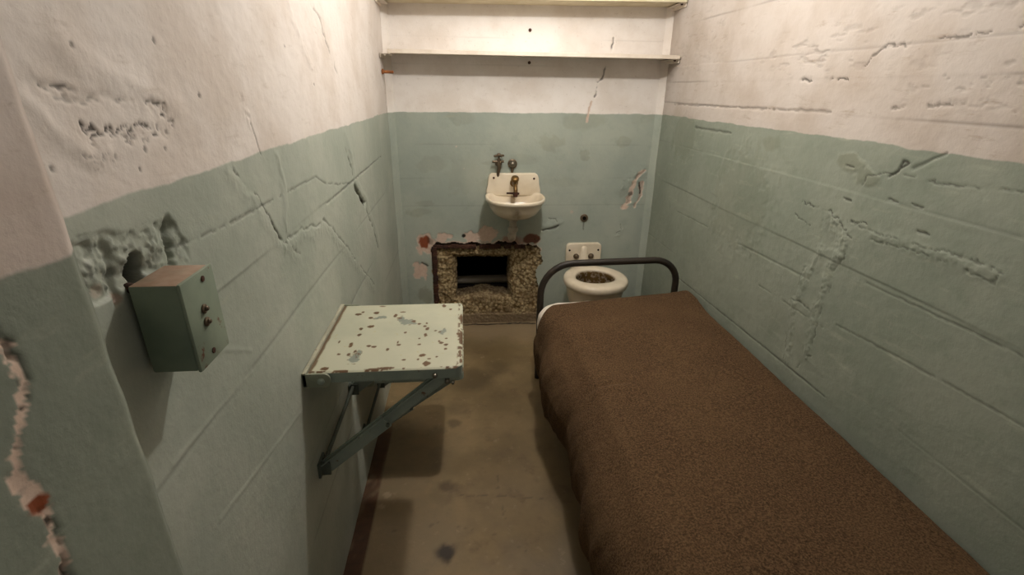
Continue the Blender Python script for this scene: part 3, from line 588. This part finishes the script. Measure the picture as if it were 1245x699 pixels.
# ------------------------------------------------------------------ toilet
TX, TY, TZ = 1.150, 2.610, .402
toi = thing('toilet', 'seatless white porcelain toilet bowl fixed to the back wall', 'toilet', (TX, TY, 0))
def tring(rx, ryf, ryb, z, cy=0.):
    return [(TX + rx * math.copysign(abs(math.cos(a)) ** .95, math.cos(a)), TY + cy + (ryb if math.sin(a) > 0 else ryf) * math.sin(a), z) for a in [k * math.tau / 64 for k in range(64)]]
b = MB()
b.rings([tring(.115, .12, .17, .002, .03), tring(.12, .125, .175, .02, .03), tring(.112, .115, .17, .10, .03), tring(.13, .13, .18, .20, .02), tring(.160, .160, .19, .29, .01), tring(.168, .174, .195, .345),
         tring(.170, .176, .197, .352), tring(.181, .186, .2, .360), tring(.187, .193, .2, .374), tring(.186, .192, .2, .392), tring(.180, .186, .196, .402), tring(.165, .168, .185, TZ + .003),
         tring(.135, .112, .150, TZ + .001), tring(.118, .088, .134, TZ - .005), tring(.110, .078, .128, TZ - .018), tring(.112, .08, .128, TZ - .040), tring(.125, .10, .13, TZ - .06), tring(.115, .10, .12, .28), tring(.085, .08, .09, .20), tring(.05, .05, .055, .165), tring(.01, .01, .01, .162)])
o = b.build('bowl', M['porc'], toi, angle=70)
at = o.data.attributes.new('fx', 'FLOAT_COLOR', 'POINT'); v = []
for p in o.data.vertices:
    rr_ = math.hypot(p.co.x / .112, p.co.y / .108); ins = 1. if p.index >= 64 * 14 else 0.
    v += [.6 * ins if p.co.z < .34 else .1 * ins, 0, .8 * ins, 0]
at.data.foreach_set('color', v)
b = MB(); b.prism(rrect(TX - .136, .40, TX + .086, .538, [.01, .01, .028, .028]), Matrix(((1, 0, 0, 0), (0, 0, -1, D + .004), (0, 1, 0, 0), (0, 0, 0, 1))), .03, .007, 3); b.build('back_plate', M['porc'], toi)
b = MB(); nx = TX - .025
b.rings([[(nx + rx * math.cos(a), D - .02 + ry * min(0, math.sin(a)) + .01 * max(0, math.sin(a)), z) for a in [k * math.tau / 32 for k in range(32)]] for rx, ry, z in ((.012, .006, .522), (.02, .016, .51), (.024, .03, .48), (.03, .045, .45), (.045, .055, .42), (.07, .066, .398), (.08, .07, .37))]); b.build('inlet_neck', M['porc'], toi, angle=70)
for s_ in (-1, 1):
    b = MB(); b.lathe([(.017, -.002), (.018, .004), (.014, .016), (.006, .022), (.001, .023)], place((nx + s_ * .047, D - .025, .455), (0, -1, .3))); b.build('bolt_cap', M['tap'], toi)
    b = MB(); b.lathe([(.006, -.004), (.006, .003), (.001, .004)], place((nx + s_ * .09, D - .026, .495), (0, -1, 0))); b.build('screw', M['dark'], toi)

# ------------------------------------------------------------------ folding table and seat on the left wall
def folding_shelf(name, label, cat, z, y0, y1, xr, zf, spots, rustcol):
    t = thing(name, label, cat, (0, (y0 + y1) / 2, z))
    # top: rounded plate with relief paint damage
    F = Field(.014, xr, y0, y1, .002)
    cr = .022; F.h[:] = 0
    for (x, y, rx, ry, kind) in spots:
        i = {'r': 2, 'g': 1, 'd': 0}[kind]; sl = F.sub([(x, y)], max(rx, ry) * 2.5); A = F.A[sl]; B = F.B[sl]
        d = np.hypot((A - x) / rx, (B - y) / ry) + 1.0 * (fbm(A * 130, B * 130, int(x * 900) % 60, 3) - .5); m_ = 1 - sstep(.85, 1.1, d)
        F.fx[sl][..., i] = np.maximum(F.fx[sl][..., i], m_)
        if kind == 'g':
            q = (1 - sstep(1.1, 1.3, d)) * sstep(.55, .7, fbm(A * 80, B * 80, 5, 2)) * (1 - m_); F.fx[sl][..., 2] = np.maximum(F.fx[sl][..., 2], q)
    en = fbm(F.A * 60, F.B * 60, 44, 3)
    F.fx[..., 2] = np.maximum(F.fx[..., 2], sstep(.50, .58, en) * sstep(xr - .016, xr - .010, F.A)); F.fx[..., 2] = np.maximum(F.fx[..., 2], sstep(.56, .62, en) * (1 - sstep(y0 + .006, y0 + .010, F.B)))
    F.fx[..., 2] = np.maximum(F.fx[..., 2], (1 - sstep(.020, .024, F.A + .004 * (en - .5))) * .9)
    # pull the corners round
    def tomap(A, B, h):
        A = A.copy(); B = B.copy()
        for cy, sg in ((y0 + cr, -1), (y1 - cr, 1)):
            m_ = (A > xr - cr) & ((B - cy) * sg > 0); da = A - (xr - cr); db = (B - cy) * sg; mx = np.maximum(da, db); L = np.hypot(da, db) + 1e-9; f = np.where(m_, mx / L, 1)
            A = np.where(m_, xr - cr + da * f, A); B = np.where(m_, cy + db * f * sg, B)
        ed_ = np.minimum(np.minimum(xr - A, 1), np.minimum(B - y0, y1 - B)); hh = -.003 * (1 - sstep(0, .005, ed_))
        return np.stack([A, B - (y0 + y1) / 2, hh], -1)
    F.mesh('table_top' if cat == 'table' else 'seat_top', M['top'], tomap, kind=None, parent=t)
    # folded flange under the top (ring of rounded rectangle)
    b = MB(); po = rrect(.016, y0, xr, y1, [0, cr, cr, 0]); pi_ = rrect(.018, y0 + .004, xr - .004, y1 - .004, [0, cr - .004, cr - .004, 0])
    b.rings([[(x, y, z - .002) for x, y in pi_], [(x, y, z - .003) for x, y in po], [(x, y, z - .030) for x, y in po], [(x, y, z - .032) for x, y in pi_], [(x, y, z - .006) for x, y in pi_]], True, True)
    b.build('flange', M['grey'], t)
    # wall hinge rail with a rounded ear at each end
    b = MB(); b.box((0, y0 - .008, z - .036), (.011, y1 + .008, z + .003), .002, 2); hr = b.build('hinge_rail', M['rail'], t)
    for yy, sg in ((y0, -1), (y1, 1)):
        b = MB(); pl_ = rrect(.0, z - .038, .068, z - .000, [.003, .017, .017, .003])
        Mx = Matrix(((1, 0, 0, 0), (0, 0, sg, yy + sg * .002), (0, 1, 0, 0), (0, 0, 0, 1))); b.prism(pl_, Mx, .006, .0012, 2); e_ = b.build('hinge_ear', M['ear'], t)
        b = MB(); b.lathe([(.009, 0), (.009, .003), (.006, .006), (.001, .007)], place((.045, yy + sg * .008, z - .020), (0, sg, 0)), 16); b.build('pivot_bolt', M['grey'], e_)
    # braces: channel bars from a wall foot to the outer end
    for yy, sg in ((y0 + .014, 1), (y1 - .014, -1)):
        p0 = Vector((.016, yy, zf)); p1 = Vector((xr - .045, yy, z - .030)); d = (p1 - p0).normalized(); L = (p1 - p0).length; nrm = Vector((-d.z, 0, d.x))
        mid = L * .52
        Mx = Matrix((d, nrm, d.cross(nrm))).transposed().to_4x4(); Mx.translation = p0
        b = MB(); b.box((0, -.021, -.004), (mid, .021, .004), .0015, 1, Mx); b.box((0, .013, -.014 if sg < 0 else .004), (mid, .017, -.004 if sg < 0 else .014), .001, 1, Mx)
        b.box((mid - .02, -.018, -.010), (L + .01, .018, -.004), .0015, 1, Mx); b.box((mid - .02, .010, -.010), (L + .01, .014, .006), .001, 1, Mx)
        br = b.build('brace', M['grey'], t)
        for q in (.03, -.0):
            pt = p1 + Vector((-q + .006, 0, .010 - (.03 - q) * .6)); b = MB(); b.lathe([(.0065, 0), (.0065, .010), (.005, .0135), (.001, .015)], place(pt + Vector((0, -.008 if sg > 0 else .008, 0)), (0, -1 if sg > 0 else 1, 0)), 14); b.build('bolt', M['steel'], br)
        b = MB(); pt = p0 + d * mid; b.lathe([(.005, 0), (.005, .008), (.001, .01)], place(pt + nrm * -.008 + Vector((0, -.008, 0)), (0, -1, 0)), 12); b.build('joint_rivet', M['greydk'], br)
        b = MB(); b.box((-.002, yy - .022, zf - .022), (.006, yy + .03, zf + .024), .002, 2); b.box((.002, yy - .012, zf - .02), (.03, yy - .006, zf + .022), .002, 2); b.box((.002, yy + .008, zf - .02), (.03, yy + .014, zf + .022), .002, 2); b.build('brace_foot', M['greydk'], t)
    b = MB(); b.tube([(.012, y0 + .02, zf + .012), (.012, y1 - .02, zf + .012)], .006, 10); b.build('cross_rod', M['greydk'], t)
    return t
S = []
def sp(kind, *l):
    for q in l: S.append(tuple(q) + (kind,))
sp('g', (.112, 1.128, .013, .026), (.118, 1.155, .006, .02), (.224, 1.337, .020, .018), (.205, 1.358, .008, .02), (.330, 1.262, .008, .014), (.146, 1.374, .014, .009), (.13, 1.366, .008, .006), (.338, 1.272, .006, .012), (.246, 1.325, .012, .006))
sp('r', (.07, 1.40, .009, .008), (.082, 1.415, .005, .005), (.124, 1.408, .008, .009), (.122, 1.312, .009, .009), (.098, 1.30, .006, .01), (.112, 1.372, .006, .006), (.205, 1.408, .008, .004), (.136, 1.455, .010, .004), (.185, 1.385, .006, .012), (.20, 1.365, .008, .005), (.245, 1.34, .006, .01), (.262, 1.322, .006, .006),
   (.284, 1.325, .004, .006), (.28, 1.305, .005, .005), (.288, 1.287, .007, .010), (.286, 1.25, .005, .01), (.312, 1.275, .005, .004), (.325, 1.265, .004, .003), (.10, 1.262, .006, .008), (.053, 1.225, .003, .008), (.088, 1.205, .005, .014), (.137, 1.195, .006, .006), (.152, 1.19, .008, .006), (.213, 1.212, .003, .007), (.217, 1.197, .006, .006),
   (.227, 1.268, .004, .006), (.19, 1.173, .004, .008), (.067, 1.155, .005, .005), (.093, 1.152, .005, .008), (.107, 1.168, .004, .007), (.27, 1.23, .003, .004), (.272, 1.195, .005, .004), (.286, 1.135, .009, .007), (.276, 1.115, .004, .006), (.305, 1.117, .005, .004), (.24, 1.115, .006, .005), (.323, 1.125, .003, .004),
   (.333, 1.20, .006, .007), (.345, 1.19, .007, .006), (.345, 1.165, .005, .005), (.326, 1.21, .003, .006), (.345, 1.225, .004, .004), (.33, 1.448, .006, .012), (.352, 1.42, .004, .006), (.20, 1.078, .022, .007), (.17, 1.075, .014, .005), (.30, 1.092, .009, .012), (.386, 1.35, .005, .03), (.387, 1.22, .006, .028), (.384, 1.14, .004, .02), (.378, 1.25, .006, .008), (.05, 1.085, .012, .008))
# a chip ring near the front edge: rust ring with paint in the middle
folding_shelf('folding_table', 'fold-down steel table with chipped cream top and rust spots, left wall', 'table', .765, 1.068, 1.470, .390, .462, S, 0)
folding_shelf('wall_bench', 'lower fold-down steel bench on left wall behind and below the table', 'bench', .458, 1.532, 1.903, .384, .20, [(.1, 1.7, .01, .01, 'r'), (.25, 1.62, .012, .02, 'g'), (.3, 1.8, .006, .008, 'r'), (.2, 1.85, .007, .006, 'r')], 0)

# ------------------------------------------------------------------ junction box
BS = ((.626, 1.182), (.613, 1.145), (.612, 1.127), (.612, 1.084))
jb = thing('junction_box', 'small green metal switch box on the left wall', 'switch box', (.0, .615, 1.07))
b = MB(); b.box((.006, .577, 1.072), (.062, .655, 1.192), .003, 2); b.build('box_body', M['box'], jb)
b = MB(); b.box((.0615, .576, 1.071), (.0665, .656, 1.193), .002, 2); cv = b.build('cover_plate', M['boxcover'], jb)
for y, z in BS[::3]:
    b = MB(); b.lathe([(.004, -.001), (.004, .0012), (.001, .002)], place((.0665, y, z), (1, 0, 0)), 12); b.build('screw', M['rust'], cv)
for y, z in BS[1:3]:
    b = MB(); b.lathe([(.0065, -.001), (.0065, .002), (.005, .003)], place((.0665, y, z), (1, 0, 0)), 16); b.lathe([(.0034, 0), (.0034, .0035), (.002, .005), (.0005, .005)], place((.068, y, z), (1, .1, .2)), 12); b.build('push_switch', M['tap'], cv)
b = MB(); b.tube([(-.03, .591, 1.188), (-.004, .590, 1.186), (.012, .590, 1.183)], .0065, 14); b.build('conduit_stub', M['rust'], jb)

# ------------------------------------------------------------------ bed
BX0, BX1, BY0, BY1 = .752, 1.452, .24, 2.16
bed = thing('iron_bed', 'dark tubular iron bed frame with bowed head rail, right wall', 'bed', (1.1, 1.2, 0))
def bow(y, ztop, zlow=.0):
    r = .16; pts = [(BX0 + .01, y, zlow)] + [(BX0 + .01, y, zlow + (ztop - r - zlow) * f) for f in (.3, .6, .9, 1)]
    for k in range(1, 9):
        a = math.radians(180 - 90 * k / 8); pts.append((BX0 + .01 + r + r * math.cos(a), y, ztop - r + r * math.sin(a)))
    rb = .12
    for k in range(0, 9):
        a = math.radians(90 - 90 * k / 8); pts.append((BX1 - .009 - rb + rb * math.cos(a), y, ztop + .008 - rb + rb * math.sin(a)))
    pts += [(BX1 - .009, y, zlow + (ztop - rb - zlow) * f) for f in (.9, .6, .3, 0)]
    return pts
b = MB(); b.tube(bow(2.194, .637), .0165, 18); b.build('head_rail', M['bedtube'], bed)
b = MB(); b.tube(bow(.215, .645), .0165, 18); b.build('foot_rail', M['bedtube'], bed)
for x in (BX0 + .02, BX1 - .03):
    b = MB(); b.box((x, .215, .29), (x + .006, 2.194, .335), .001, 1); b.box((x, .215, .329), (x + (.03 if x < 1 else -.03) + .006, 2.194, .335) if x < 1 else (x + .006, 2.194, .335), .001, 1); b.build('side_rail', M['bedtube'], bed)
b = MB()
for i in range(22): y = .27 + i * .088; b.box((BX0 + .02, y, .333), (BX1 - .03, y + .03, .336))
b.build('spring_slats', M['bedtube'], bed, False)
# mattress in its sheet
b = MB(); b.box((BX0 + .075, .25, .337), (BX1 - .005, 2.10, .462), .035, 5); tag(b.build('mattress', M['mattress']), 'thin mattress lying on the bed frame under the brown blanket', 'mattress')
def cloth(name, m, xsec, y0, y1, ny, solid, endfun=None):
    vs = []; nu = None
    for j in range(ny + 1):
        tv = j / ny; row = xsec(tv); nu = len(row)
        for p in row: vs.append(p)
    fs = [(j * nu + i, j * nu + i + 1, (j + 1) * nu + i + 1, (j + 1) * nu + i) for j in range(ny) for i in range(nu - 1)]
    me = bpy.data.meshes.new(name); me.from_pydata(vs, [], fs); o = link(name, me, m, None, True)
    md = o.modifiers.new('thick', 'SOLIDIFY'); md.thickness = solid; md.offset = 1
    return o
def resample(poly, n):
    P = [Vector(p) for p in poly]; L = [0]
    for a, c in zip(P, P[1:]): L.append(L[-1] + (c - a).length)
    out = []
    for i in range(n):
        s_ = L[-1] * i / (n - 1); j = max(k_ for k_ in range(len(L)) if L[k_] <= s_ + 1e-9); j = min(j, len(P) - 2)
        f = (s_ - L[j]) / max(1e-9, L[j + 1] - L[j]); out.append(P[j].lerp(P[j + 1], f))
    # smooth
    for _ in range(3): out = [out[0]] + [(out[i - 1] + 2 * out[i] + out[i + 1]) / 4 for i in range(1, n - 1)] + [out[-1]]
    return out
nz = lambda a, b_, s_=0, o_=3: float(fbm(a, b_, s_, o_)) - .5
def sheet_sec(tv):
    # from the left side over the top to the right; rolls over the head end
    y = 1.955 + tv * .188; drop = max(0, tv - .7) / .3
    x0 = .738 + .02 * drop; zt = .473 - .035 * drop ** 2
    poly = [(x0 + .004, .30), (x0 - .006, .37), (x0 + .004, .43 - .03 * drop), (x0 + .036, zt - .010), (x0 + .09, zt - .001), (1.1, zt + .003), (1.40, zt), (1.462, zt - .02), (1.468, .40)]
    return [(p.x + .004 * nz(y * 20, i * .5, 4), y - .004 * abs(nz(i * .3, 2, 3)) * 3, p.y + .006 * nz(i * .16, y * 9, 5) * 2 * (1 if i > 12 else .3)) for i, p in enumerate(resample(poly, 90))]
o = cloth('bed_sheet', M['sheet'], sheet_sec, 0, 1, 60, .002); tag(o, 'white sheet showing at the head end of bed beneath the blanket', 'sheet')
YB0, YB1 = .24, 2.032
def blanket_sec(tv):
    v_ = tv; y = YB0 + (YB1 - YB0) * v_
    w1 = nz(y * 3.2, .3, 2, 2); w2 = nz(y * 8, 5.1, 3, 2); foot = max(0, 1 - v_ / .04)
    hz = .175 + .10 * nz(y * 2.1, 9.4, 6, 2) + .06 * max(0, (v_ - .8) / .2)
    fold = .826 + .035 * w1 - .060 * sstep(.78, 1.0, v_); xo = .726 + .035 * w1 + .022 * w2 - .010 * sstep(.9, 1., v_) - .02 * math.exp(-((y - 1.66) / .16) ** 2)
    zt = .488 + .004 * w1 - .03 * foot
    rx = 1.486 + .004 * nz(y * 5, 2.2, 4, 2); rz = .476
    fl = math.exp(-((y - 1.985) / .085) ** 2)
    poly = [(xo + .022 + .03 * w2, hz), (xo + .006 + .02 * w2, hz + .06), (xo, hz + .14), (xo + .012, .37), (xo + .35 * (fold - xo), .415), (fold - .022, zt - .030), (fold + .004, zt - .005), (fold + .05, zt), (1.0, zt + .004), (1.2, zt + .003), (1.38, zt + .002), (1.455 - .01 * fl, zt - .002 + .010 * fl), (rx + .004 * fl, rz + .006 + .022 * fl), (rx + .008, rz - .035), (rx + .006, rz - .1)]
    row = resample(poly, 150); out = []; n = len(row)
    for i, p in enumerate(row):
        u = i / (n - 1); side = 1 - float(sstep(.20, .34, u)); topm = 1 - side
        x, z = p.x, p.y
        # hanging folds on the side, faint creases on the top
        x += side * (.020 * nz(y * 11 + u * 5, u * 3, 11, 3) + .006 * nz(y * 30, u * 9, 12, 2)) * (1.4 - u * 3)
        z += topm * (.007 * nz(y * 5, x * 4, 14, 3) + .0022 * nz(y * 34, x * 34, 15, 3))
        z -= .007 * math.exp(-((y - 1.37 - .05 * (x - .87)) / .014) ** 2) * math.exp(-((x - .875) / .06) ** 2); z += .006 * math.exp(-((y - 1.345 - .05 * (x - .87)) / .02) ** 2) * math.exp(-((x - .875) / .06) ** 2)
        yy = y + v_ ** 8 * .135 * max(0, min(1, (x - .72) / .74)) - .06 * v_ ** 10 * max(0, min(1, (.80 - x) / .06)); e_ = max(0., v_ - .985) / .015
        z -= .012 * e_ * e_ * topm
        out.append((x, yy, z))
    return out
o = cloth('wool_blanket', M['wool'], blanket_sec, 0, 1, 240, .006); tag(o, 'brown wool blanket draped over the bed and hanging down its side', 'blanket')

# ------------------------------------------------------------------ light, world, camera
lt = bpy.data.lights.new('ceiling_bulb', 'POINT'); lt.energy = 32; lt.shadow_soft_size = .032; lt.color = (1., .965, .915)
lo = bpy.data.objects.new('ceiling_bulb', lt); lo.location = (.76, 1.58, 2.09); C.objects.link(lo)
l2 = bpy.data.lights.new('back_fill_light', 'POINT'); l2.energy = 10; l2.shadow_soft_size = .15; l2.color = (1., .965, .915)  # unseen fill, added to brighten the back and far right walls
lo = bpy.data.objects.new('back_fill_light', l2); lo.location = (.76, 2.25, 2.0); C.objects.link(lo)
wd = bpy.data.worlds.new('corridor_light'); bpy.context.scene.world = wd; wd.use_nodes = True
bg = wd.node_tree.nodes['Background']; bg.inputs[0].default_value = srgb(240, 232, 220); bg.inputs[1].default_value = .2
cx, cz, pitch, yaw, roll, fpx = 4.12202573e-01, 1.41589065, 3.86989398e-01, 9.44327853e-02, 1.27363549e-02, 593.57
f = Vector((math.sin(yaw) * math.cos(pitch), math.cos(yaw) * math.cos(pitch), -math.sin(pitch))); r = Vector((math.cos(yaw), -math.sin(yaw), 0)); u = r.cross(f)
r2 = math.cos(roll) * r + math.sin(roll) * u; u2 = -math.sin(roll) * r + math.cos(roll) * u
cam = bpy.data.cameras.new('camera'); co = bpy.data.objects.new('camera', cam); C.objects.link(co)
mm = Matrix((r2, u2, -f)).transposed().to_4x4(); mm.translation = (cx, 0, cz); co.matrix_world = mm
cam.sensor_width = 36; cam.lens = fpx / 1245 * 36; cam.clip_start = .02
sc = bpy.context.scene; sc.camera = co
sc.view_settings.view_transform = 'Standard'; sc.view_settings.look = 'None'; sc.view_settings.exposure = 0
